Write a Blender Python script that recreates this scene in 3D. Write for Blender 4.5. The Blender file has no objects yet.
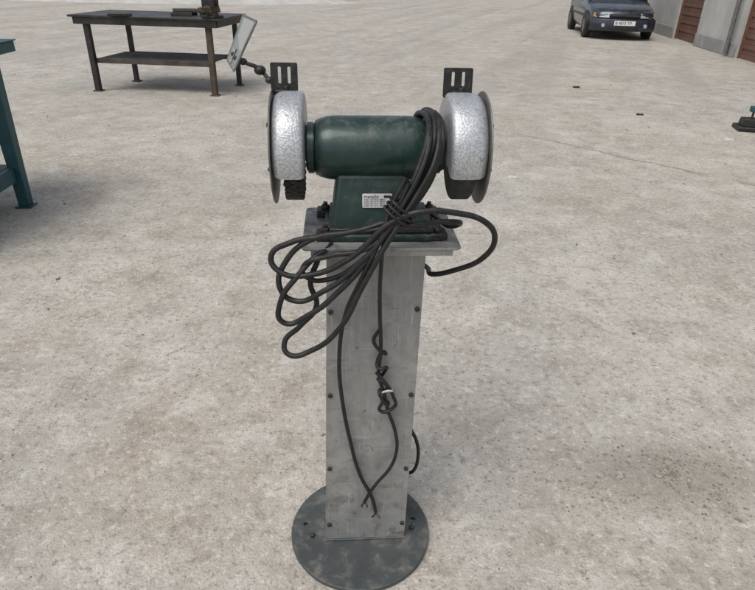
import bpy, bmesh, math, random
from mathutils import Matrix, Vector, noise
random.seed(7)
sc=bpy.context.scene
sc.view_settings.view_transform='Standard'; sc.view_settings.look='None'
sc.view_settings.exposure=0; sc.view_settings.gamma=1
PI=math.pi

# ------------------------------------------------------------------ materials
def newmat(name):
    m=bpy.data.materials.new(name); m.use_nodes=True
    nt=m.node_tree; b=nt.nodes['Principled BSDF']
    return m,nt,b
def N(nt,t):
    return nt.nodes.new(t)
def mixc(nt,fac,a,b,bt='MIX'):
    n=nt.nodes.new('ShaderNodeMix'); n.data_type='RGBA'; n.blend_type=bt
    for s,v in ((n.inputs[0],fac),(n.inputs[6],a),(n.inputs[7],b)):
        if isinstance(v,bpy.types.NodeSocket): nt.links.new(v,s)
        elif isinstance(v,(tuple,list)): s.default_value=(*v[:3],1)
        else: s.default_value=v
    return n.outputs[2]
def math_(nt,op,a,b=None,c=None,clamp=False):
    n=nt.nodes.new('ShaderNodeMath'); n.operation=op; n.use_clamp=clamp
    for i,v in enumerate((a,b,c)):
        if v is None: continue
        if isinstance(v,bpy.types.NodeSocket): nt.links.new(v,n.inputs[i])
        else: n.inputs[i].default_value=v
    return n.outputs[0]
def sstep(nt,v,lo,hi):
    n=nt.nodes.new('ShaderNodeMapRange'); n.interpolation_type='SMOOTHSTEP'
    nt.links.new(v,n.inputs[0]); n.inputs[1].default_value=lo; n.inputs[2].default_value=hi
    return n.outputs[0]
def noise_(nt,co,scale,detail=4,rough=.55,dist=0):
    n=nt.nodes.new('ShaderNodeTexNoise'); nt.links.new(co,n.inputs['Vector'])
    n.inputs['Scale'].default_value=scale; n.inputs['Detail'].default_value=detail
    n.inputs['Roughness'].default_value=rough; n.inputs['Distortion'].default_value=dist
    return n.outputs['Fac']
def objco(nt): return N(nt,'ShaderNodeTexCoord').outputs['Object']
def mapped(nt,co,sc_):
    m=nt.nodes.new('ShaderNodeMapping'); nt.links.new(co,m.inputs['Vector']); m.inputs['Scale'].default_value=sc_
    return m.outputs[0]
def bump(nt,b,h,strength,dist):
    n=nt.nodes.new('ShaderNodeBump'); n.inputs['Strength'].default_value=strength; n.inputs['Distance'].default_value=dist
    nt.links.new(h,n.inputs['Height']); nt.links.new(n.outputs[0],b.inputs['Normal'])
def worn(name,c1,c2,rough=.5,metal=0,scale=12,dust=(.33,.30,.26),dustamt=.3,bscale=60,bstr=.15,spec=.5,lo=.35,hi=.7,coat=0):
    m,nt,b=newmat(name); co=objco(nt)
    na=noise_(nt,co,scale,5,.65)
    base=mixc(nt,sstep(nt,na,lo,hi),c1,c2)
    d=sstep(nt,noise_(nt,co,scale*2.3,5,.7,.3),.45,.75)
    g=N(nt,'ShaderNodeNewGeometry'); s=N(nt,'ShaderNodeSeparateXYZ'); nt.links.new(g.outputs['Normal'],s.inputs[0])
    up=math_(nt,'MAXIMUM',s.outputs[2],.25)
    d=math_(nt,'MULTIPLY',math_(nt,'MULTIPLY',d,up),dustamt)
    col=mixc(nt,d,base,dust)
    nt.links.new(col,b.inputs['Base Color'])
    nt.links.new(math_(nt,'ADD',math_(nt,'MULTIPLY',na,.25),rough-.12,clamp=True),b.inputs['Roughness'])
    b.inputs['Metallic'].default_value=metal
    b.inputs['Specular IOR Level'].default_value=spec
    b.inputs['Coat Weight'].default_value=coat
    if bstr: bump(nt,b,noise_(nt,co,bscale,2,.6),bstr,.002)
    return m

M_green=worn('dark_green_paint',(.006,.027,.022),(.010,.036,.030),.38,.15,14,dustamt=.30,bscale=25,bstr=.04,coat=.2)
M_greencast=worn('dark_green_cast',(.006,.024,.020),(.012,.034,.029),.5,.1,18,dustamt=.38,bscale=150,bstr=.2)
M_black=worn('black_steel',(.012,.012,.013),(.03,.028,.026),.5,.3,30,dustamt=.3)
M_disc=worn('pedestal_disc_paint',(.048,.056,.056),(.075,.082,.079),.6,.1,7,dustamt=.42,bscale=90,bstr=.2,lo=.25,hi=.8)
M_cable=worn('black_rubber',(.009,.009,.010),(.016,.0155,.015),.48,0,22,dustamt=.16,bscale=120,bstr=.05,spec=.4)
M_bolt=worn('bolt_steel',(.035,.033,.03),(.09,.08,.07),.5,.6,80,dustamt=.3)
M_stone=worn('abrasive_wheel',(.028,.027,.026),(.06,.056,.052),.9,0,60,dustamt=.2,bscale=500,bstr=.6)
M_wire=worn('wire_brush',(.008,.008,.008),(.04,.036,.03),.6,.4,90,dustamt=.15,bscale=400,bstr=.8)
M_sidep=worn('guard_side_plate',(.13,.13,.125),(.22,.215,.20),.5,.45,25,dustamt=.3)
M_teal=worn('teal_paint',(.008,.055,.068),(.014,.075,.088),.5,0,7,dustamt=.35,dust=(.16,.15,.13))
M_tabtop=worn('oily_steel_top',(.022,.021,.020),(.048,.045,.041),.5,.3,3,dustamt=.35)
M_rust=worn('rusty_steel',(.05,.038,.026),(.10,.075,.045),.8,.1,8,dustamt=.35,bscale=60,bstr=.5)
M_shelf=worn('grimy_sheet',(.035,.031,.027),(.075,.064,.05),.8,0,4,dustamt=.35)
M_shutter=worn('brown_shutter',(.13,.062,.042),(.17,.085,.06),.6,0,2,dustamt=.3)
M_plaster=worn('light_plaster',(.40,.39,.37),(.50,.49,.46),.9,0,1.2,dustamt=.5,bscale=25,bstr=.4)
M_base=worn('grey_render',(.25,.245,.235),(.33,.32,.3),.9,0,3,dustamt=.5)
M_cream=worn('off_white_scrap',(.5,.48,.44),(.6,.58,.54),.7,0,20,dustamt=.3)
M_label=worn('aluminium_label',(.50,.50,.49),(.60,.60,.58),.4,.3,40,dustamt=.2,bstr=0)
M_yellow=worn('yellow_paint',(.5,.36,.03),(.55,.4,.05),.5,0,10,dustamt=.3)
M_copper=worn('copper_ends',(.10,.06,.04),(.16,.10,.06),.5,.3,50,dustamt=.3)

def silver():
    m,nt,b=newmat('silver_grey_hammer_paint'); co=objco(nt)
    v=N(nt,'ShaderNodeTexVoronoi'); nt.links.new(co,v.inputs['Vector']); v.inputs['Scale'].default_value=240
    n=noise_(nt,co,20,5,.6)
    c=mixc(nt,sstep(nt,n,.35,.7),(.33,.34,.345),(.45,.46,.465))
    c=mixc(nt,math_(nt,'MULTIPLY',sstep(nt,noise_(nt,co,38,5,.75),.57,.68),.6),c,(.15,.14,.13))
    c=mixc(nt,math_(nt,'MULTIPLY',sstep(nt,v.outputs['Distance'],.3,.7),.6),c,(.60,.615,.62))
    nt.links.new(c,b.inputs['Base Color']); b.inputs['Metallic'].default_value=.5; b.inputs['Roughness'].default_value=.42
    b.inputs['Specular IOR Level'].default_value=.45
    bump(nt,b,v.outputs['Distance'],.38,.0014)
    return m
M_silver=silver()
def sheet(name,a,b_,stain,metal=.25):
    m,nt,b=newmat(name); co=objco(nt)
    streak=noise_(nt,mapped(nt,co,(9,9,1.2)),4,5,.6)
    blot=noise_(nt,co,9,6,.65,.4)
    c=mixc(nt,sstep(nt,blot,.3,.72),a,b_)
    c=mixc(nt,math_(nt,'MULTIPLY',sstep(nt,streak,.48,.75),.45),c,(.19,.183,.168))
    s=N(nt,'ShaderNodeSeparateXYZ'); nt.links.new(co,s.inputs[0])
    low=sstep(nt,s.outputs[2],.38,.0)
    dirt=math_(nt,'MULTIPLY',sstep(nt,noise_(nt,co,15,6,.7,.6),.48,.66),math_(nt,'ADD',math_(nt,'MULTIPLY',low,.55),.30))
    c=mixc(nt,dirt,c,stain)
    # pale wipe marks
    wp=noise_(nt,mapped(nt,co,(6,6,38)),1.0,4,.6,.6)
    c=mixc(nt,math_(nt,'MULTIPLY',sstep(nt,wp,.60,.74),.45),c,(.44,.44,.42))
    sc1=noise_(nt,mapped(nt,co,(140,140,5)),1.5,2,.6)
    c=mixc(nt,math_(nt,'MULTIPLY',sstep(nt,sc1,.62,.70),.45),c,(.50,.50,.48))
    sc2=noise_(nt,mapped(nt,co,(7,7,120)),1.2,2,.6)
    c=mixc(nt,math_(nt,'MULTIPLY',sstep(nt,sc2,.65,.72),.4),c,(.13,.125,.115))
    dr=noise_(nt,co,42,4,.7,1.0)
    c=mixc(nt,math_(nt,'MULTIPLY',sstep(nt,dr,.62,.69),.6),c,(.10,.09,.08))
    nt.links.new(c,b.inputs['Base Color']); b.inputs['Metallic'].default_value=metal
    nt.links.new(math_(nt,'ADD',math_(nt,'MULTIPLY',blot,.3),.38),b.inputs['Roughness'])
    bump(nt,b,noise_(nt,co,9,2,.6),.18,.008)
    return m
M_post=sheet('pedestal_sheet_metal',(.245,.245,.236),(.34,.34,.328),(.11,.10,.085))
M_plate=sheet('mounting_plate_steel',(.24,.238,.228),(.33,.328,.315),(.12,.105,.085))

# ------------------------------------------------------------------ mesh helpers
def obj(name,me,mat,parent=None,smooth=None):
    o=bpy.data.objects.new(name,me); sc.collection.objects.link(o)
    if mat is not None:
        me.materials.clear()
        for mm in (mat if isinstance(mat,(list,tuple)) else [mat]): me.materials.append(mm)
    if parent: o.parent=parent
    if smooth is not None:
        for p in me.polygons: p.use_smooth=True
        try: me.set_sharp_from_angle(angle=math.radians(smooth))
        except Exception: pass
    return o
def empty(name,loc=(0,0,0),rz=0):
    e=bpy.data.objects.new(name,None); sc.collection.objects.link(e); e.location=loc; e.rotation_euler=(0,0,rz); e.empty_display_size=.1
    return e
def bevel(o,w,seg=2,ang=35):
    m=o.modifiers.new('bevel','BEVEL'); m.width=w; m.segments=seg; m.limit_method='ANGLE'; m.angle_limit=math.radians(ang)
    return o
def bm2(bm,name):
    bmesh.ops.recalc_face_normals(bm,faces=bm.faces)
    me=bpy.data.meshes.new(name); bm.to_mesh(me); bm.free(); return me
def hexa(name,bot,top,mat,parent,bw=.003,seg=2):
    bm=bmesh.new(); v=[bm.verts.new(p) for p in list(bot)+list(top)]
    bm.faces.new(v[:4][::-1]); bm.faces.new(v[4:])
    for i in range(4):
        j=(i+1)%4; bm.faces.new((v[i],v[j],v[4+j],v[4+i]))
    o=obj(name,bm2(bm,name),mat,parent,40)
    if bw: bevel(o,bw,seg)
    return o
def box(name,x0,x1,y0,y1,z0,z1,mat,parent,bw=.003,seg=2):
    b=[(x0,y0,z0),(x1,y0,z0),(x1,y1,z0),(x0,y1,z0)]
    return hexa(name,b,[(p[0],p[1],z1) for p in b],mat,parent,bw,seg)
def lathe(name,prof,axis,center,mat,parent,n=64,a0=0,a1=2*PI,closed=False,smooth=35,cap=True):
    full=abs(a1-a0-2*PI)<1e-6; bm=bmesh.new(); rings=[]
    cnt=n if full else n+1
    for i in range(cnt):
        a=a0+(a1-a0)*i/n; ring=[]
        for s,r in prof:
            if axis=='X': p=(center[0]+s,center[1]+r*math.cos(a),center[2]+r*math.sin(a))
            else: p=(center[0]+r*math.cos(a),center[1]+r*math.sin(a),center[2]+s)
            ring.append(bm.verts.new(p))
        rings.append(ring)
    m=len(prof)
    for i in range(n):
        A=rings[i]; B=rings[(i+1)%cnt]
        for k in range(m if closed else m-1):
            l=(k+1)%m
            try: bm.faces.new((A[k],A[l],B[l],B[k]))
            except ValueError: pass
    if not full and closed and cap:
        bm.faces.new(rings[0]); bm.faces.new(rings[-1][::-1])
    bmesh.ops.remove_doubles(bm,verts=bm.verts,dist=1e-6)
    return obj(name,bm2(bm,name),mat,parent,smooth)
def cyl(name,c,r,h,axis,mat,parent,n=32,bw=.0):
    prof=[(-h/2,0.00001),(-h/2,r),(h/2,r),(h/2,0.00001)]
    if axis in 'XZ': o=lathe(name,prof,axis,c,mat,parent,n)
    else:
        o=lathe(name,prof,'Z',(0,0,0),mat,parent,n); o.rotation_euler=(PI/2,0,0); o.location=c
    if bw: bevel(o,bw)
    return o
def tube(name,pts,r,mat,parent,cyclic=False,res=10):
    cu=bpy.data.curves.new(name,'CURVE'); cu.dimensions='3D'; cu.bevel_depth=r; cu.bevel_resolution=4; cu.resolution_u=res; cu.use_fill_caps=True
    sp=cu.splines.new('BEZIER'); sp.bezier_points.add(len(pts)-1); sp.use_cyclic_u=cyclic
    for p,q in zip(sp.bezier_points,pts): p.co=q; p.handle_left_type='AUTO'; p.handle_right_type='AUTO'
    cu.materials.append(mat)
    o=bpy.data.objects.new(name,cu); sc.collection.objects.link(o)
    if parent: o.parent=parent
    return o
def plate_holes(name,outer,holes,z0,z1,mat,parent,bw=.001):
    cu=bpy.data.curves.new(name,'CURVE'); cu.dimensions='2D'; cu.fill_mode='BOTH'; cu.extrude=(z1-z0)/2-bw; cu.bevel_depth=bw; cu.bevel_resolution=1
    for loop in [outer]+holes:
        sp=cu.splines.new('POLY'); sp.points.add(len(loop)-1); sp.use_cyclic_u=True
        for p,q in zip(sp.points,loop): p.co=(q[0],q[1],0,1)
    cu.materials.append(mat)
    o=bpy.data.objects.new(name,cu); sc.collection.objects.link(o); o.location=(0,0,(z0+z1)/2)
    if parent: o.parent=parent
    return o
def rrect(x0,x1,y0,y1,r,n=6):
    pts=[]
    for cx,cy,a in ((x1-r,y1-r,0),(x0+r,y1-r,90),(x0+r,y0+r,180),(x1-r,y0+r,270)):
        for i in range(n+1):
            t=math.radians(a+90*i/n); pts.append((cx+r*math.cos(t),cy+r*math.sin(t)))
    return pts

# ------------------------------------------------------------------ bench grinder on pedestal
GO=Vector((0.0,1.27,0.0)); YAW=math.radians(4)
G=empty('bench_grinder_on_pedestal',GO,YAW)
GM=Matrix.Translation(GO)@Matrix.Rotation(YAW,4,'Z'); GI=GM.inverted()
def wl(p): return GI@Vector(p)

circ=[(-.037+.203*math.cos(2*PI*i/96),-.012+.203*math.sin(2*PI*i/96)) for i in range(96)]
def hole(cx,cy,r=.010,n=20): return [(cx+r*math.cos(-2*PI*i/n),cy+r*math.sin(-2*PI*i/n)) for i in range(n)]
plate_holes('base_disc',circ,[hole(-.200,.012),hole(.125,.018),hole(-.03,.155)],.003,.017,M_disc,G,.003)
for i,(hx,hy) in enumerate([(-.180,-.035),(.118,-.02)]):
    cyl('floor_bolt_%d'%i,(hx,hy,.021),.008,.010,'Z',M_bolt,G,6,.001)
def P(zf,x0,x1,y0,y1): return [(x0,y0,zf),(x1,y0,zf),(x1,y1,zf),(x0,y1,zf)]
hexa('post_channel',P(.017,-.140,.092,-.047,.075),P(.981,-.118,.103,-.047,.075),M_post,G,.004)
hexa('post_front_cover',P(.020,-.1405,.0925,-.0505,-.0475),P(.978,-.1185,.1035,-.0505,-.0475),M_post,G,.0012)
tube('weld_bead',[(-.140,-.052,.019),(-.05,-.0535,.020),(.03,-.052,.019),(.094,-.0525,.020)],.0035,M_disc,G)
for i,z in enumerate([.085,.30,.55,.80]):
    t=z/.98
    for k,(xa,xb) in enumerate([(-.130,-.108),(.082,.093)]):
        x=xa+(xb-xa)*t
        cyl('cover_bolt_%d_%d'%(i,k),(x,-.053,z+random.uniform(-.006,.006)),.0062,.006,'Y',M_bolt,G,12,.001)
def slot(cx,cy,l,w):
    p=rrect(cx-l/2,cx+l/2,cy-w/2,cy+w/2,w/2-.0003,5); return p[::-1]
plate_holes('mounting_plate',rrect(-.168,.166,-.122,.122,.012),[slot(-.145,-.085,.03,.010),slot(.145,-.085,.03,.010),slot(-.140,.09,.03,.010),slot(.140,.09,.03,.010)],.982,.988,M_plate,G,.001)
box('plate_front_lip',-.15,.15,-.119,-.116,.968,.982,M_plate,G,.001)
plate_holes('cast_foot',rrect(-.118,.118,-.088,.088,.018),[],.988,1.004,M_greencast,G,.004)
for i,(x,y) in enumerate([(-.120,-.07),(.122,-.07),(-.122,.07),(.122,.07)]):
    box('foot_lug_%d'%i,x-.02,x+.02,y-.02,y+.02,.9885,1.0055,M_black,G,.004)
    cyl('foot_nut_%d'%i,(x,y,1.010),.010,.009,'Z',M_bolt,G,6,.0015)
    cyl('foot_stud_%d'%i,(x,y,1.017),.005,.008,'Z',M_bolt,G,12)
hexa('cast_housing',P(1.003,-.108,.108,-.080,.080),P(1.125,-.094,.050,-.050,.055),M_greencast,G,.010,4)
box('housing_black_skirt',-.112,.112,-.084,.084,1.0045,1.016,M_black,G,.003)
na=math.atan2(.030,.122)
npl=empty('nameplate_mount',(-.010,-.0662,1.0722)); npl.parent=G; npl.rotation_euler=(PI/2-na,0,0)
plate_holes('nameplate',rrect(-.031,.031,-.0145,.0145,.002),[],0,.0012,M_label,npl,.0002)
def txt(s,size,x,y,parent,mat):
    cu=bpy.data.curves.new('lettering','FONT'); cu.body=s; cu.size=size; cu.extrude=.0002; cu.materials.append(mat)
    o=bpy.data.objects.new('lettering',cu); sc.collection.objects.link(o); o.parent=parent; o.location=(x,y,.0016); return o
txt('metallo',.0105,-.028,.005,npl,M_black)
for i in range(4): txt('Nr 8214  230 V 50 Hz  2980/min',.0034,-.028,.001-.0042*i,npl,M_black)
box('name_bar',.014,.029,.006,.011,.0013,.0018,M_black,npl,0)
cyl('toggle_ring',(.062,-.071,1.055),.011,.008,'Y',M_black,G,24,.001)
A=(0,0,1.166)
prof=[(-.157,.030),(-.157,.047),(-.148,.049),(-.140,.050),(-.137,.056),(-.128,.0605),(-.112,.0648),(-.100,.0660),(-.02,.0665),(.040,.0665),(.0405,.0650),(.044,.0650),(.0445,.0665),(.062,.066),(.080,.064),(.096,.059),(.104,.052),(.108,.049),(.130,.048),(.130,.03)]
lathe('motor_body',prof,'X',A,M_green,G,96,smooth=25)
for s,x in ((-1,-.1475),(1,.119)):
    lathe('bearing_cap_%d'%(s+1),[(-.006,.03),(-.006,.053),(.006,.053),(.006,.03)],'X',(x,0,1.166),M_green,G,48)
def guard(tag,xi,xo,sgn):
    R=.114; w=abs(xo-xi); d=sgn
    def q(f,r): return (xi+d*f*w,r)
    pr=[q(0,.034),q(0,.080),q(0,R-.009),q(.025,R-.0045),q(.08,R-.0015),q(.15,R),q(.62,R),q(.78,R-.002),q(.90,R-.007),q(.97,R-.014),q(1,R-.022),
        q(.95,R-.022),q(.84,R-.009),q(.66,R-.004),q(.13,R-.004),q(.06,R-.010),q(.05,.080),q(.05,.034)]
    a0=math.radians(-30); a1=math.radians(198)
    lathe('wheel_guard_'+tag,pr,'X',A,M_silver,G,72,a0,a1,closed=True,smooth=40)
    lathe('guard_side_plate_'+tag,[q(1.0,.0001),q(1.0,.116),q(1.03,.1165),q(1.045,.115),q(1.045,.05),q(1.10,.042),q(1.10,.0001)],'X',A,M_sidep,G,72)
    for i in range(5):
        a=math.radians(-10+i*50)
        cyl('side_screw_%s_%d'%(tag,i),(xi+d*1.06*w,.100*math.cos(a),1.166+.100*math.sin(a)),.004,.006,'X',M_bolt,G,10)
guard('left',-.158,-.222,-1)
guard('right',.134,.210,1)
lathe('wire_wheel_hub',[(-.010,.0001),(-.010,.070),(.010,.070),(.010,.0001)],'X',(-.184,0,1.166),M_sidep,G,48)
bm=bmesh.new()
for row in range(3):
    for i in range(40):
        a=2*PI*(i+.5*(row%2))/40; x=-.182+(row-1)*.011
        m=Matrix.Translation((x+random.uniform(-.001,.001),0,1.166))@Matrix.Rotation(a,4,'X')@Matrix.Translation((0,0,.0895))
        bmesh.ops.create_cone(bm,cap_ends=True,segments=7,radius1=.0042,radius2=.0078,depth=.038,matrix=m)
obj('wire_wheel_knots',bm2(bm,'knots'),M_wire,G,60)
lathe('grinding_wheel',[(-.018,.0001),(-.018,.106),(-.016,.108),(.016,.108),(.018,.106),(.018,.0001)],'X',(.170,0,1.166),M_stone,G,72)
lathe('wheel_flange',[(-.004,.0001),(-.004,.04),(.0,.04),(.004,.036)],'X',(.148,0,1.166),M_sidep,G,40)
for s,x in (('left',-.19),('right',.172)):
    box('tool_rest_'+s,x-.035,x+.03,.120,.162,1.135,1.141,M_black,G,.001)
    box('tool_rest_arm_'+s,x-.034,x-.028,.03,.155,1.110,1.1345,M_black,G,.001)
def comb(tag,x0,x1,z0,z1,y):
    w=x1-x0; hs=[]
    for k in (.26,.62): hs.append(rrect(x0+w*k,x0+w*k+.0075,z0+.022-z0,z1-.007-z0,.003,4)[::-1])
    o=plate_holes('spark_bracket_'+tag,rrect(x0,x1,0,z1-z0,.003,3),hs,0,.004,M_black,G,.0005)
    o.rotation_euler=(PI/2-.10,0,0); o.location=(0,y,z0)
comb('left',-.226,-.172,1.268,1.330,.028)
comb('right',.130,.190,1.266,1.324,.028)
for s,x in (('left',-.195),('right',.165)):
    box('bracket_foot_'+s,x-.022,x+.022,.005,.045,1.2745,1.281,M_black,G,.002)
    cyl('bracket_knob_'+s,(x,.014,1.284),.006,.008,'Z',M_bolt,G,6,.001)
tube('eye_shield_rod',[wl(p) for p in [(-.225,1.31,1.280),(-.240,1.325,1.292),(-.262,1.335,1.312),(-.288,1.335,1.322),(-.302,1.34,1.330)]],.0042,M_black,G)
for i,(p,r) in enumerate([((-.258,1.333,1.308),.0125),((-.293,1.335,1.324),.009),((-.238,1.324,1.290),.009)]):
    bm=bmesh.new(); bmesh.ops.create_icosphere(bm,subdivisions=3,radius=r,matrix=Matrix.Translation(wl(p))@Matrix.Diagonal((1,1,.8,1)))
    obj('shield_knob_%d'%i,bm2(bm,'k'),M_black,G,180)
m,nt,b=newmat('scratched_polycarbonate'); b.inputs['Base Color'].default_value=(.36,.39,.37,1); b.inputs['Roughness'].default_value=.3
b.inputs['Alpha'].default_value=.5
M_glass=m
SA,SB,SC,SD=[wl(p) for p in [(-.298,1.40,1.408),(-.258,1.33,1.402),(-.310,1.32,1.308),(-.338,1.39,1.320)]]
nrm=(SB-SA).cross(SD-SA).normalized()*.0015
hexa('eye_shield',[SA-nrm,SB-nrm,SC-nrm,SD-nrm],[SA+nrm,SB+nrm,SC+nrm,SD+nrm],M_glass,G,.0005)
for i,(p,q) in enumerate([(SA,SB),(SB,SC),(SC,SD),(SD,SA)]):
    tube('shield_frame_%d'%i,[p,q],.0026,M_sidep,G)
md=(SC+SD)/2; up_=((SA+SB)/2-md).normalized()
tube('shield_clip',[md+nrm*2,md+up_*.035+nrm*2],.005,M_black,G)
for k in (.3,.7):
    pp=SD.lerp(SC,k)+up_*.02; bm=bmesh.new(); bmesh.ops.create_icosphere(bm,subdivisions=2,radius=.005,matrix=Matrix.Translation(pp)); obj('shield_rivet_%d'%int(k*10),bm2(bm,'k'),M_black,G,180)

def W(s,ys):
    v=[tuple(float(t)/1000 for t in q.split(',')) for q in s.split()]
    return [(x,y,z) for (x,z),y in zip(v,ys)]
def cable(name,pts,r=.0060): return tube(name,[wl(p) for p in pts],r,M_cable,G)
C1=[(0.089,1.300,1.239),(0.106,1.262,1.243),(0.120,1.185,1.225),(0.111,1.150,1.177),(0.089,1.140,1.119),(0.047,1.130,1.072),(-0.008,1.120,1.049),(-0.099,1.120,1.025),(-0.180,1.120,1.008),(-0.221,1.120,0.975),(-0.202,1.110,0.946),(-0.141,1.110,0.941),(-0.057,1.100,0.986),(0.025,1.100,1.066),(0.079,1.100,1.088),(0.148,1.110,1.084),(0.210,1.120,1.063),(0.238,1.140,1.020),(0.224,1.170,0.961),(0.172,1.210,0.911),(0.125,1.250,0.880),(.118,1.31,.868),(.085,1.37,.86),(0,1.385,.88)]
C2=W('80,1220 94,1245 104,1227 92,1166 63,1108 17,1051 -58,1034 -139,1015 -192,964 -206,915 -180,880 -109,911 -47,964 12,1038 49,1104 83,1172 94,1219 90,1238 76,1232',
  [1.31,1.26,1.18,1.15,1.14,1.12,1.12,1.12,1.12,1.11,1.11,1.1,1.1,1.1,1.115,1.135,1.165,1.25,1.30])
C3=W('70,1219 84,1242 92,1225 76,1169 49,1108 12,1040 -26,978 -78,912 -146,850 -201,831 -204,880 -165,940 -129,975 -105,984',
  [1.31,1.26,1.17,1.14,1.12,1.11,1.1,1.1,1.1,1.1,1.1,1.11,1.13,1.15])
D=W('115,1237 114,1210 96,1149 56,1084 12,1014 -32,925 -78,827 -141,761 -194,749 -203,771 -168,810 -132,855 -143,914 -126,965 -101,980',
  [1.265,1.165,1.135,1.115,1.095,1.09,1.09,1.1,1.1,1.11,1.12,1.13,1.13,1.14,1.15])
D=D[:-1]+[(-.128,1.19,.972),(-.14,1.27,.968),(-.12,1.35,.96)]
C4=W('24,1097 2,1027 -32,943 -70,829 -87,687 -82,553 -63,418 -36,290 -2,204 9,149',[1.11,1.1,1.1,1.14,1.17,1.19,1.195,1.2,1.2,1.2])
C5=W('30,1076 12,1023 6,946 6,826 11,705 8,625 24,564 33,516 53,451 60,383 44,318 12,265 -8,227 -24,187',[1.11,1.11,1.13,1.17,1.19,1.2,1.195,1.2,1.2,1.2,1.2,1.2,1.2,1.2])
C7=[(.084,1.36,.40),(.098,1.31,.372),(.119,1.29,.335),(.126,1.285,.276),(.116,1.29,.222),(.09,1.33,.172)]
def back(pts,dx):
    a=pts[0]; return [(a[0]-.01+dx,1.335,1.13),(a[0]-.004,1.345,1.19)]+pts
cable('power_cable_loop_1',back(C1,0)); cable('power_cable_loop_2',back(C2,-.01)+[(.07,1.345,1.18),(.06,1.335,1.10)])
cable('power_cable_loop_3',back(C3,-.02)+[(-.10,1.18,.985)]); cable('power_cable_loop_4',[(.10,1.335,1.12),(.112,1.34,1.19)]+D)
E1=[(.10,1.34,1.19),(.104,1.285,1.238),(.112,1.20,1.236),(.104,1.135,1.18),(.075,1.12,1.12),(.030,1.105,1.055),(-.03,1.10,1.005),(-.10,1.11,.985),(-.155,1.12,.955),(-.150,1.13,.925),(-.10,1.115,.93),(-.04,1.10,.975),(.03,1.105,1.045),(.10,1.12,1.058),(.16,1.135,1.055),(.150,1.20,1.02),(.12,1.30,1.01)]
cable('power_cable_loop_5',E1,.0054)
cable('cable_tail_1',[(.049,1.118,1.15)]+C4,.0050); cable('cable_tail_2',[(.055,1.118,1.14)]+C5,.0046); cable('cable_behind_post',C7,.005)
kn=[]
for i in range(26):
    t=i/25; a=t*2*PI*3.5
    kn.append((.012+.011*math.cos(a)+.012*t,1.197+.008*math.sin(a),.69-.17*t+.009*math.sin(a*1.3)))
cable('cable_knot',[(.008,1.2,.76),(-.006,1.2,.72)]+kn+[(.05,1.2,.53),(.046,1.198,.56),(.03,1.19,.60),(.002,1.19,.64)],.0045)
for k,(cx,cz) in enumerate([(.040,1.082),(.034,1.073),(.046,1.091)]):
    pts=[]
    for i in range(10):
        a=2*PI*i/10; u=Vector((.8,0,-.6))
        pts.append(wl(Vector((cx,1.115,cz))+u*.030*math.cos(a)+Vector((0,1,0))*.020*math.sin(a)))
    tube('cable_wrap_%d'%k,pts,.003,M_cable,G,cyclic=True)
for i,(dx,dz,mt) in enumerate([(.008,-.022,M_copper),(-.006,-.020,M_cable)]):
    e=Vector(C4[-1]); tube('wire_end_a%d'%i,[wl(e),wl(e+Vector((dx*.7,-.002,dz*.5))),wl(e+Vector((dx*1.6,0,dz)))],.0024,mt,G)
    e=Vector(C5[-1]); tube('wire_end_b%d'%i,[wl(e),wl(e+Vector((dx*.9,-.002,dz*.4))),wl(e+Vector((dx,0,dz*.9)))],.0022,mt,G)
tube('cable_tie',[wl((.018,1.184,.585)),wl((.03,1.181,.592)),wl((.042,1.186,.588))],.0026,M_cream,G)

# ------------------------------------------------------------------ far steel workbench with vise
T=empty('steel_workbench',(-2.93,8.62,0),math.radians(-6))
def leg(name,x,y,mt,s=.035): return box(name,x-s,x+s,y-s,y+s,0,.898,mt,T,.006)
leg('leg_1',-.80,-.42,M_tabtop); leg('leg_2',.80,-.42,M_rust); leg('leg_3',-.68,.42,M_tabtop,.03); leg('leg_4',.86,.40,M_tabtop,.03)
for i,(x,y) in enumerate([(-.8,-.42),(.8,-.42),(-.68,.42),(.86,.40)]): box('foot_%d'%i,x-.055,x+.055,y-.055,y+.055,.002,.014,M_rust,T,.003)
box('top_slab',-.98,.98,-.52,.55,.90,.925,M_tabtop,T,.003)
box('top_apron_front',-.93,.93,-.50,-.46,.82,.8985,M_tabtop,T,.003)
box('top_apron_back',-.93,.93,.47,.51,.82,.8985,M_tabtop,T,.003)
box('top_apron_left',-.93,-.89,-.458,.468,.82,.8985,M_tabtop,T,.003)
box('top_apron_right',.90,.94,-.458,.468,.82,.8985,M_tabtop,T,.003)
box('lower_shelf',-.76,.76,-.383,.380,.385,.405,M_shelf,T,.003)
box('shelf_rail_front',-.763,.763,-.405,-.3845,.35,.41,M_shelf,T,.003)
box('shelf_rail_back',-.645,.825,.382,.41,.35,.41,M_shelf,T,.003)
V=empty('bench_vise',(-2.12,8.15,.926),math.radians(-20))
box('vise_base',-.09,.09,-.11,.11,0,.03,M_black,V,.006); cyl('swivel',(0,0,.045),.075,.03,'Z',M_rust,V,32,.003)
hexa('vise_body',P(.06,-.055,.055,-.11,.12),P(.14,-.045,.045,-.10,.10),M_rust,V,.012)
box('fixed_jaw',-.085,.085,.0,.035,.135,.21,M_black,V,.006); box('moving_jaw',-.085,.085,-.085,-.05,.12,.21,M_black,V,.006)
box('slide',-.03,.03,-.26,-.086,.07,.125,M_rust,V,.006); cyl('screw',(0,-.30,.095),.014,.09,'Y',M_bolt,V,16); cyl('handle',(0,-.33,.095),.008,.24,'X',M_bolt,V,12)
S=empty('scrap_parts',(-2.55,8.4,.926),.3)
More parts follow.
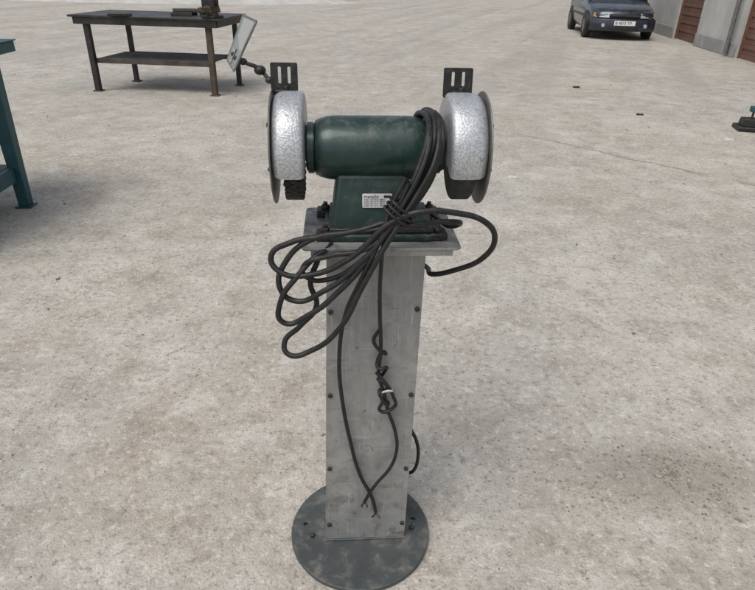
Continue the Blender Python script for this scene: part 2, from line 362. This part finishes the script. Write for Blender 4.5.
box('offcut_1',-.16,.10,-.03,.03,0,.04,M_shelf,S,.004); cyl('pipe_offcut',(.02,.12,.04),.04,.30,'X',M_black,S,24); box('offcut_2',-.9,-.62,-.10,.0,0,.03,M_black,S,.004)
cyl('can',(.24,.02,.05),.04,.10,'Z',M_black,S,24,.003)

# ------------------------------------------------------------------ teal bench at left
B=empty('teal_workbench',(-3.0,3.45,0),math.radians(3))
for i,(x,y) in enumerate([(.57,.46),(.57,-.46),(-.95,.46),(-.95,-.46)]):
    hexa('leg_%d'%i,P(.012,x-.035,x+.035,y-.035,y+.035),P(.985,x-.06,x+.05,y-.04,y+.04),M_teal,B,.005)
    box('foot_%d'%i,x-.055,x+.055,y-.05,y+.05,.002,.013,M_teal,B,.002)
box('top_frame',-1.15,.66,-.62,.66,.986,1.05,M_teal,B,.006)
box('top_sheet',-1.16,.67,-.63,.67,1.051,1.058,M_teal,B,.002)
box('shelf',-.90,.525,-.50,.50,.27,.285,M_teal,B,.002)
box('shelf_rail_far',-.90,.525,.46,.50,.19,.2695,M_teal,B,.003)
box('shelf_rail_near',-.90,.525,-.50,-.46,.19,.2695,M_teal,B,.003)
box('shelf_rail_side',.53,.575,-.415,.415,.19,.285,M_teal,B,.003)
hexa('paper_bundle',P(.286,.10,.42,.15,.38),P(.315,.11,.41,.15,.37),M_cream,B,.004)
hexa('gearbox_on_shelf',P(.286,-.55,.02,-.3,.15),P(.62,-.50,-.05,-.25,.10),M_black,B,.02)

# ------------------------------------------------------------------ low machine part on right
R=empty('machine_clamp_casting',(4.20,6.80,0),math.radians(-12))
box('black_foot',-.24,.35,-.13,.13,.002,.05,M_black,R,.01)
hexa('black_block',P(.05,-.20,.0,-.09,.09),P(.13,-.19,-.02,-.08,.08),M_black,R,.008)
hexa('teal_body',P(.05,.005,.33,-.11,.11),P(.30,.02,.32,-.08,.08),M_teal,R,.012)
box('teal_arm',-.14,.02,-.035,.035,.20,.26,M_teal,R,.008)
cyl('cap',(.16,0,.325),.05,.05,'Z',M_yellow,R,24,.004)
cyl('clamp_screw',(-.10,0,.165),.012,.08,'Z',M_bolt,R,12)

# ------------------------------------------------------------------ parked car
def car():
    E=empty('parked_car',(6.14,16.85,0),math.radians(-7))
    mp=worn('car_paint_dark_blue',(.016,.023,.040),(.022,.030,.048),.25,.3,3,dustamt=.3,bstr=0,coat=.6)
    mg,nt,b=newmat('car_glass'); b.inputs['Base Color'].default_value=(.015,.02,.022,1); b.inputs['Roughness'].default_value=.08
    mt=worn('tyre',(.015,.015,.015),(.03,.03,.03),.85,0,10,dustamt=.5)
    mh,nt,b=newmat('headlamp_glass'); b.inputs['Base Color'].default_value=(.55,.57,.58,1); b.inputs['Roughness'].default_value=.12; b.inputs['Metallic'].default_value=.5
    mpl=worn('white_plate',(.7,.7,.68),(.75,.75,.73),.5,0,5,dustamt=.2)
    mplast=worn('bumper_plastic',(.028,.031,.038),(.045,.048,.055),.55,0,5,dustamt=.4)
    mo,nt,b=newmat('indicator'); b.inputs['Base Color'].default_value=(.45,.25,.08,1); b.inputs['Roughness'].default_value=.2
    st=[(0.0,.68,.30,.60),(.03,.74,.24,.655),(.12,.785,.21,.70),(.35,.815,.20,.765),(.75,.838,.20,.83),(1.08,.845,.20,.885),(1.22,.847,.20,.92),(2.4,.85,.20,.94),(3.5,.845,.20,.95),(3.85,.82,.22,.93),(4.0,.77,.26,.88),(4.03,.72,.3,.80)]
    bm=bmesh.new(); rings=[]
    for y,w,zb,zt in st:
        h=zt-zb
        half=[(w*.90,zb),(w*.985,zb+h*.18),(w,zb+h*.45),(w*.995,zb+h*.62),(w*.965,zt-h*.13),(w*.90,zt-h*.03),(w*.70,zt),(w*.3,zt+.012)]
        ring=[(x,z) for x,z in half]+[(-x,z) for x,z in reversed(half)]
        rings.append([bm.verts.new((x,y+(.16*(abs(x)/.85)**3 if y<.4 else (.16*(abs(x)/.85)**3)*max(0,1-(y-.4)/.6)),z)) for x,z in ring])
    for a,b_ in zip(rings,rings[1:]):
        n=len(a)
        for i in range(n): bm.faces.new((a[i],a[(i+1)%n],b_[(i+1)%n],b_[i]))
    bm.faces.new(rings[0]); bm.faces.new(rings[-1][::-1])
    obj('body_shell',bm2(bm,'body'),mp,E,32)
    hexa('windows',P(.90,-.74,.74,1.13,3.80),[(-.585,1.90,1.345),(.585,1.90,1.345),(.585,3.30,1.345),(-.585,3.30,1.345)],mg,E,.03,3)
    hexa('roof',[(-.605,1.86,1.335),(.605,1.86,1.335),(.605,3.36,1.335),(-.605,3.36,1.335)],[(-.54,1.98,1.385),(.54,1.98,1.385),(.54,3.25,1.385),(-.54,3.25,1.385)],mp,E,.02,3)
    tube('bonnet_seam',[(-.66,.22,.722),(-.3,.10,.708),(.3,.10,.708),(.66,.22,.722)],.006,M_black,E)
    for s in (-1,1):
        tube('a_pillar_%d'%s,[(s*.735,1.15,.92),(s*.665,1.50,1.13),(s*.60,1.88,1.345)],.032,mp,E)
        tube('c_pillar_%d'%s,[(s*.735,3.75,.92),(s*.60,3.32,1.345)],.07,mp,E)
        tube('b_pillar_%d'%s,[(s*.745,2.45,.92),(s*.60,2.5,1.345)],.03,mplast,E)
        box('side_moulding_%d'%s,min(s*.845,s*.862),max(s*.845,s*.862),1.2,3.0,.50,.56,mplast,E,.006)
        hexa('mirror_%d'%s,P(.93,s*.86-.08,s*.86+.08,1.36,1.44),P(1.06,s*.87-.08,s*.87+.08,1.38,1.45),mp,E,.025,3)
        for y in (.78,3.28):
            cyl('arch_%d_%d'%(s,int(y*10)),(s*.80,y,.315),.345,.11,'X',M_black,E,40)
            lathe('tyre_%d_%d'%(s,int(y*10)),[(-.09,.18),(-.09,.275),(-.07,.298),(.07,.298),(.09,.275),(.09,.18)],'X',(s*.785,y,.298),mt,E,40)
            cyl('wheel_cover_%d_%d'%(s,int(y*10)),(s*.855,y,.298),.185,.03,'X',M_sidep,E,32,.008)
        hexa('headlamp_%d'%s,[(s*.38,.010,.520),(s*.665,.075,.530),(s*.665,.16,.53),(s*.38,.10,.52)],[(s*.38,.025,.635),(s*.655,.10,.640),(s*.655,.17,.64),(s*.38,.10,.635)],mh,E,.012,2)
        hexa('indicator_%d'%s,[(s*.672,.080,.53),(s*.76,.14,.54),(s*.76,.22,.54),(s*.672,.17,.53)],[(s*.665,.11,.635),(s*.745,.17,.635),(s*.74,.22,.63),(s*.66,.17,.63)],mo,E,.008,2)
        cyl('fog_lamp_%d'%s,(s*.52,-.035,.35),.045,.05,'Y',mh,E,20,.004)
    box('grille',-.36,.36,-.012,.05,.545,.615,M_black,E,.008)
    box('grille_bar',-.35,.35,-.018,-.0125,.574,.584,M_sidep,E,.001)
    bm=bmesh.new(); rr=[]
    for i in range(13):
        x=-.80+1.6*i/12; y=-.075+.22*(abs(x)/.8)**3
        rr.append([bm.verts.new(p) for p in ((x,y+.02,.22),(x,y,.30),(x,y-.005,.44),(x,y+.02,.50),(x,y+.16,.50),(x,y+.16,.22))])
    for a,b_ in zip(rr,rr[1:]):
        for i in range(6): bm.faces.new((a[i],a[(i+1)%6],b_[(i+1)%6],b_[i]))
    bm.faces.new(rr[0]); bm.faces.new(rr[-1][::-1]); obj('front_bumper',bm2(bm,'bump'),mp,E,35)
    box('air_intake',-.36,.36,-.079,-.06,.24,.31,M_black,E,.004)
    box('number_plate',-.26,.26,-.092,-.083,.355,.465,mpl,E,.003)
    t=txt('B 4873 TP',.095,-.215,.0,E,M_black); t.rotation_euler=(PI/2,0,0); t.location=(-.235,-.0945,.378)
    tube('wiper_1',[(-.55,1.16,.925),(.05,1.22,.955)],.008,M_black,E); tube('wiper_2',[(.05,1.16,.925),(.6,1.24,.955)],.008,M_black,E)
    box('bonnet_badge',-.03,.03,.004,.012,.63,.66,M_sidep,E,.002)
car()

# ------------------------------------------------------------------ industrial building on right
def building():
    p0=Vector((6.75,8.0,0)); p1=Vector((8.25,21.0,0)); d=(p1-p0); L=d.length; ang=math.atan2(d.y,d.x)
    E=empty('industrial_building',p0,ang)
    H=4.6
    segs=[(0,5.6,'shutter'),(5.6,8.15,'wall'),(8.15,9.9,'door'),(9.9,L,'wall')]
    box('plinth',-.0,L,-8,-.30,.0,H,M_plaster,E,0)
    for i,(a,b_,k) in enumerate(segs):
        if k=='wall': box('wall_%d'%i,a,b_,-.299,0,0,H,M_plaster,E,.004)
        else:
            box('lintel_%d'%i,a+.001,b_-.001,-.299,-.002,3.2,H,M_plaster,E,.004)
            bm=bmesh.new()
            for j in range(32):
                z0=j*.1+.005; z1=j*.1+.1; y1=-.11-.012*(j%2)
                vs=[bm.verts.new(p) for p in [(a+.02,-.16,z0),(b_-.02,-.16,z0),(b_-.02,y1,z0),(a+.02,y1,z0),(a+.02,-.16,z1),(b_-.02,-.16,z1),(b_-.02,y1-.01,z1),(a+.02,y1-.01,z1)]]
                for f in ((3,2,1,0),(4,5,6,7),(0,1,5,4),(1,2,6,5),(2,3,7,6),(3,0,4,7)): bm.faces.new([vs[q] for q in f])
            obj('shutter_slats_%d'%i,bm2(bm,'slats'),M_shutter,E)
            box('jamb_a_%d'%i,a+.002,a+.019,-.298,-.05,.0,3.199,M_shutter,E,.003); box('jamb_b_%d'%i,b_-.019,b_-.002,-.298,-.05,.0,3.199,M_shutter,E,.003)
    for i,(a,b_) in enumerate([(5.62,8.13),(9.92,L-.01)]): box('base_course_%d'%i,a,b_,.001,.03,.0,.28,M_base,E,.01)
    box('roof_slab',-.2,L+.2,-8.2,.25,H+.001,H+.25,M_plaster,E,.01)
    cyl('downpipe',(5.9,.09,2.3),.045,4.5,'Z',M_sidep,E,20)
building()
far=empty('warehouse',(18,52,0),math.radians(8))
box('hall',-14,14,0,16,0,6.5,M_plaster,far,.02); box('roof',-14.4,14.4,-.4,16.4,6.51,6.9,M_sidep,far,.02)
for i in range(4): box('door_%d'%i,-11+i*6,-7+i*6,-.05,-.002,0,4.2,M_shutter,far,.01); box('window_%d'%i,-10.5+i*6,-7.5+i*6,-.04,-.002,4.8,5.8,M_black,far,.01)

# ------------------------------------------------------------------ ground
def spaced(n,lim,near):
    out=[]
    for i in range(-n,n+1):
        t=i/n; out.append(math.copysign(near*abs(t)+ (lim-near)*abs(t)**5,t))
    return out
def gh(x,y):
    d=math.hypot(x+.035,y-1.26); k=min(1,max(0,(d-.3)/.6))
    h=.010*noise.noise(Vector((x*.6,y*.6,0)))+.005*noise.noise(Vector((x*2.1,y*2.1,4)))+.003*noise.noise(Vector((x*7,y*7,9)))
    return h*k-.001*(1-k)
xs=spaced(170,400,9); ys=[y+3 for y in spaced(170,400,9)]; nx=len(xs)
verts=[(x,y,gh(x,y)) for y in ys for x in xs]
faces=[(j*nx+i,j*nx+i+1,(j+1)*nx+i+1,(j+1)*nx+i) for j in range(len(ys)-1) for i in range(nx-1)]
gme=bpy.data.meshes.new('ground'); gme.from_pydata(verts,[],faces)
gm,nt,b=newmat('yard_concrete'); co=objco(nt)
sep=N(nt,'ShaderNodeSeparateXYZ'); nt.links.new(co,sep.inputs[0]); X=sep.outputs[0]; Y=sep.outputs[1]
n_big=noise_(nt,co,.28,4,.55,.3); n_mid=noise_(nt,co,1.1,6,.65,.5); n_sm=noise_(nt,co,5,6,.7,.2); n_f=noise_(nt,co,34,4,.75); n_ff=noise_(nt,co,170,1,.6)
n_st=noise_(nt,co,.75,6,.62,.8)
c=mixc(nt,sstep(nt,n_big,.36,.64),(.425,.388,.328),(.405,.388,.350))
c=mixc(nt,sstep(nt,n_mid,.42,.66),c,(.50,.468,.41))
c=mixc(nt,math_(nt,'MULTIPLY',sstep(nt,n_st,.48,.66),.45),c,(.335,.295,.24))
leftm=sstep(nt,X,.9,-1.4); nearm=sstep(nt,Y,3.6,1.8)
nd_=noise_(nt,co,2.1,7,.72,.5)
dirt=math_(nt,'MULTIPLY',sstep(nt,nd_,.50,.64),math_(nt,'ADD',math_(nt,'MULTIPLY',math_(nt,'MULTIPLY',leftm,nearm),.38),.14))
c=mixc(nt,dirt,c,(.335,.25,.175))
c=mixc(nt,math_(nt,'MULTIPLY',sstep(nt,n_sm,.50,.64),.45),c,(.25,.222,.183))
c=mixc(nt,math_(nt,'MULTIPLY',sstep(nt,n_sm,.47,.36),.50),c,(.59,.56,.495))
v=N(nt,'ShaderNodeTexVoronoi'); nt.links.new(co,v.inputs['Vector']); v.inputs['Scale'].default_value=75
rs=N(nt,'ShaderNodeSeparateColor'); nt.links.new(v.outputs['Color'],rs.inputs[0])
peb=math_(nt,'MULTIPLY',sstep(nt,v.outputs['Distance'],.45,.3),sstep(nt,rs.outputs[0],.55,.68))
pm=math_(nt,'MULTIPLY',peb,sstep(nt,n_mid,.35,.6))
pc=mixc(nt,rs.outputs[1],(.22,.195,.165),(.64,.60,.53))
c=mixc(nt,math_(nt,'MULTIPLY',pm,.8),c,pc)
c=mixc(nt,math_(nt,'MULTIPLY',sstep(nt,n_f,.53,.66),.60),c,(.20,.178,.148))
c=mixc(nt,math_(nt,'MULTIPLY',sstep(nt,n_f,.46,.34),.55),c,(.66,.625,.55))
c=mixc(nt,math_(nt,'MULTIPLY',sstep(nt,n_ff,.56,.7),.45),c,(.20,.18,.15))
dx=math_(nt,'DIVIDE',math_(nt,'SUBTRACT',X,1.03),.36); dy=math_(nt,'DIVIDE',math_(nt,'SUBTRACT',Y,1.52),.17)
rr_=math_(nt,'SQRT',math_(nt,'ADD',math_(nt,'MULTIPLY',dx,dx),math_(nt,'MULTIPLY',dy,dy)))
rr_=math_(nt,'ADD',rr_,math_(nt,'MULTIPLY',math_(nt,'SUBTRACT',n_sm,.5),2.2))
c=mixc(nt,math_(nt,'MULTIPLY',sstep(nt,rr_,1.2,.4),.5),c,(.225,.20,.165))
bd=N(nt,'ShaderNodeVectorRotate'); nt.links.new(co,bd.inputs['Vector']); bd.inputs['Angle'].default_value=math.radians(20)
bn=noise_(nt,mapped(nt,bd.outputs[0],(.9,.06,1)),1.0,3,.55,.3)
c=mixc(nt,math_(nt,'MULTIPLY',math_(nt,'MULTIPLY',sstep(nt,bn,.48,.62),sstep(nt,Y,4,12)),.45),c,(.31,.29,.255))
nd=math_(nt,'ADD',math_(nt,'MULTIPLY',X,.694),math_(nt,'MULTIPLY',Y,.720))
nd=math_(nt,'ADD',nd,math_(nt,'MULTIPLY',math_(nt,'SUBTRACT',n_sm,.5),.22))
nd=math_(nt,'ABSOLUTE',math_(nt,'SUBTRACT',nd,5.607))
joint=math_(nt,'MULTIPLY',sstep(nt,nd,.026,.006),sstep(nt,X,1.0,1.3))
c=mixc(nt,math_(nt,'MULTIPLY',math_(nt,'MULTIPLY',joint,sstep(nt,n_mid,.35,.5)),.6),c,(.15,.125,.10))
nt.links.new(c,b.inputs['Base Color']); b.inputs['Roughness'].default_value=.93; b.inputs['Specular IOR Level'].default_value=.2
hh=math_(nt,'ADD',math_(nt,'MULTIPLY',noise_(nt,co,34,3,.75),.8),math_(nt,'MULTIPLY',noise_(nt,co,120,0,.5),.35))
bump(nt,b,hh,.85,.007)
obj('ground',gme,gm,None,180)

tb=bmesh.new(); bmesh.ops.create_icosphere(tb,subdivisions=1,radius=1); TV=[v_.co.copy() for v_ in tb.verts]; TF=[[v_.index for v_ in f.verts] for f in tb.faces]; tb.free()
def stones(name,items,mats):
    V_=[];F_=[];MI=[]
    for (x,y,s,mi) in items:
        z=gh(x,y)+s*.15; a=random.random()*6.28; ca,sa=math.cos(a),math.sin(a); kx,ky,kz=random.uniform(.7,1.4),random.uniform(.6,1),random.uniform(.4,.8)
        o0=len(V_)
        for p in TV:
            j=Vector((random.uniform(-1,1),random.uniform(-1,1),random.uniform(-1,1)))*.22+p
            px,py,pz=j.x*kx*s,j.y*ky*s,j.z*kz*s
            V_.append((x+px*ca-py*sa,y+px*sa+py*ca,z+pz))
        for f in TF: F_.append([o0+q for q in f]); MI.append(mi)
    me=bpy.data.meshes.new(name); me.from_pydata(V_,[],F_)
    o=obj(name,me,mats,None); me.polygons.foreach_set('material_index',MI); return o
def flat(name,col):
    m,nt,b=newmat(name); c_=mixc(nt,noise_(nt,objco(nt),70,1),[k*.75 for k in col],[min(1,k*1.2) for k in col]); nt.links.new(c_,b.inputs['Base Color']); b.inputs['Roughness'].default_value=.9; return m
SM=[flat('stone_beige',(.42,.385,.325)),flat('stone_brown',(.31,.27,.215)),flat('stone_grey',(.20,.182,.16)),flat('stone_pale',(.52,.495,.44))]
it=[];tries=0
while len(it)<15000 and tries<120000:
    tries+=1
    y=.75+(random.random()**1.6)*10; x=random.uniform(-.75,.78)*(y+1.0)
    if math.hypot(x+.035,y-1.26)<.212: continue
    dns=noise.noise(Vector((x*.9,y*.9,3)))*.7+noise.noise(Vector((x*3,y*3,7)))*.5
    if dns<random.uniform(-.35,.5): continue
    s=.0012+.0034*random.random()**3
    if random.random()<.016: s=random.uniform(.005,.010)
    it.append((x,y,s*(1+y*.08),random.choice((0,0,0,1,1,2,2,3))))
for k in range(1300):
    a=random.random()*6.28; r=abs(random.gauss(0,.6)); x=1.03+r*.36*math.cos(a)+.05*noise.noise(Vector((k*.37,0,0))); y=1.52+r*.19*math.sin(a)
    if noise.noise(Vector((x*9,y*9,2)))<random.uniform(-.5,.25): continue
    it.append((x,y,random.uniform(.0018,.0064),random.choice((0,1,1,1,2,2))))
stones('gravel',it,SM)
Dp=empty('litter',(0,0,0))
for i,(x,y,w,mt) in enumerate([(3.15,7.52,.05,M_black),(3.64,6.34,.06,M_cream),(1.10,4.85,.05,M_cream),(2.9,9.4,.06,M_black),(2.4,6.3,.03,M_cream)]):
    z=gh(x,y); hexa('piece_%d'%i,[(x-w,y-w*.5,z),(x+w*.8,y-w*.6,z),(x+w,y+w*.5,z),(x-w*.7,y+w*.6,z)],[(x-w*.8,y-w*.4,z+w*.35),(x+w*.6,y-w*.5,z+w*.5),(x+w*.7,y+w*.4,z+w*.25),(x-w*.6,y+w*.5,z+w*.4)],mt,Dp,w*.08)
bm=bmesh.new(); n=70; vv=[]
for j in range(n):
    row=[]
    for i in range(n):
        x=-1+2*i/(n-1); y=-1+2*j/(n-1); r=math.hypot(x,y); h=max(0,1-r*r)**1.3
        p=Vector((x*9,y*3.5,0)); row.append(bm.verts.new((p.x,p.y,h*(.9+.5*noise.noise(p*.5))+.08*noise.noise(p*2.5)*min(1,h*4)-.02)))
    vv.append(row)
for j in range(n-1):
    for i in range(n-1): bm.faces.new((vv[j][i],vv[j][i+1],vv[j+1][i+1],vv[j+1][i]))
mo=obj('gravel_mound',bm2(bm,'mound'),worn('gravel_heap',(.42,.40,.365),(.54,.52,.475),.95,0,1.5,dustamt=.3,bscale=8,bstr=1),None,180); mo.location=(-10,32,0); mo.rotation_euler=(0,0,math.radians(10))

# ------------------------------------------------------------------ light
el=math.radians(60); az=math.radians(215)
sd=Vector((math.sin(az)*math.cos(el),math.cos(az)*math.cos(el),math.sin(el)))
w=bpy.data.worlds.new('World'); sc.world=w; w.use_nodes=True; nt=w.node_tree; bg=nt.nodes['Background']
sky=nt.nodes.new('ShaderNodeTexSky'); sky.sky_type='NISHITA'; sky.sun_disc=False; sky.sun_elevation=el; sky.sun_rotation=az; sky.dust_density=3; sky.air_density=1
hs=nt.nodes.new('ShaderNodeHueSaturation'); hs.inputs['Saturation'].default_value=.45; nt.links.new(sky.outputs[0],hs.inputs['Color']); nt.links.new(hs.outputs[0],bg.inputs['Color']); bg.inputs['Strength'].default_value=.15
ld=bpy.data.lights.new('sun','SUN'); ld.energy=1.5; ld.angle=math.radians(35); ld.color=(1,.975,.94)
lo=bpy.data.objects.new('sun',ld); sc.collection.objects.link(lo); lo.rotation_euler=sd.to_track_quat('Z','Y').to_euler(); lo.location=(0,0,10)

# ------------------------------------------------------------------ camera
cd=bpy.data.cameras.new('camera'); cam=bpy.data.objects.new('camera',cd); sc.collection.objects.link(cam)
cd.sensor_fit='HORIZONTAL'; cd.sensor_width=36; cd.lens=600/755*36; cd.clip_start=.02; cd.clip_end=2000
cam.matrix_world=Matrix.Translation((0,0,1.5))@(Matrix.Rotation(math.radians(90-28.5),4,'X')@Matrix.Rotation(math.radians(1.3),4,'Z'))
sc.camera=cam
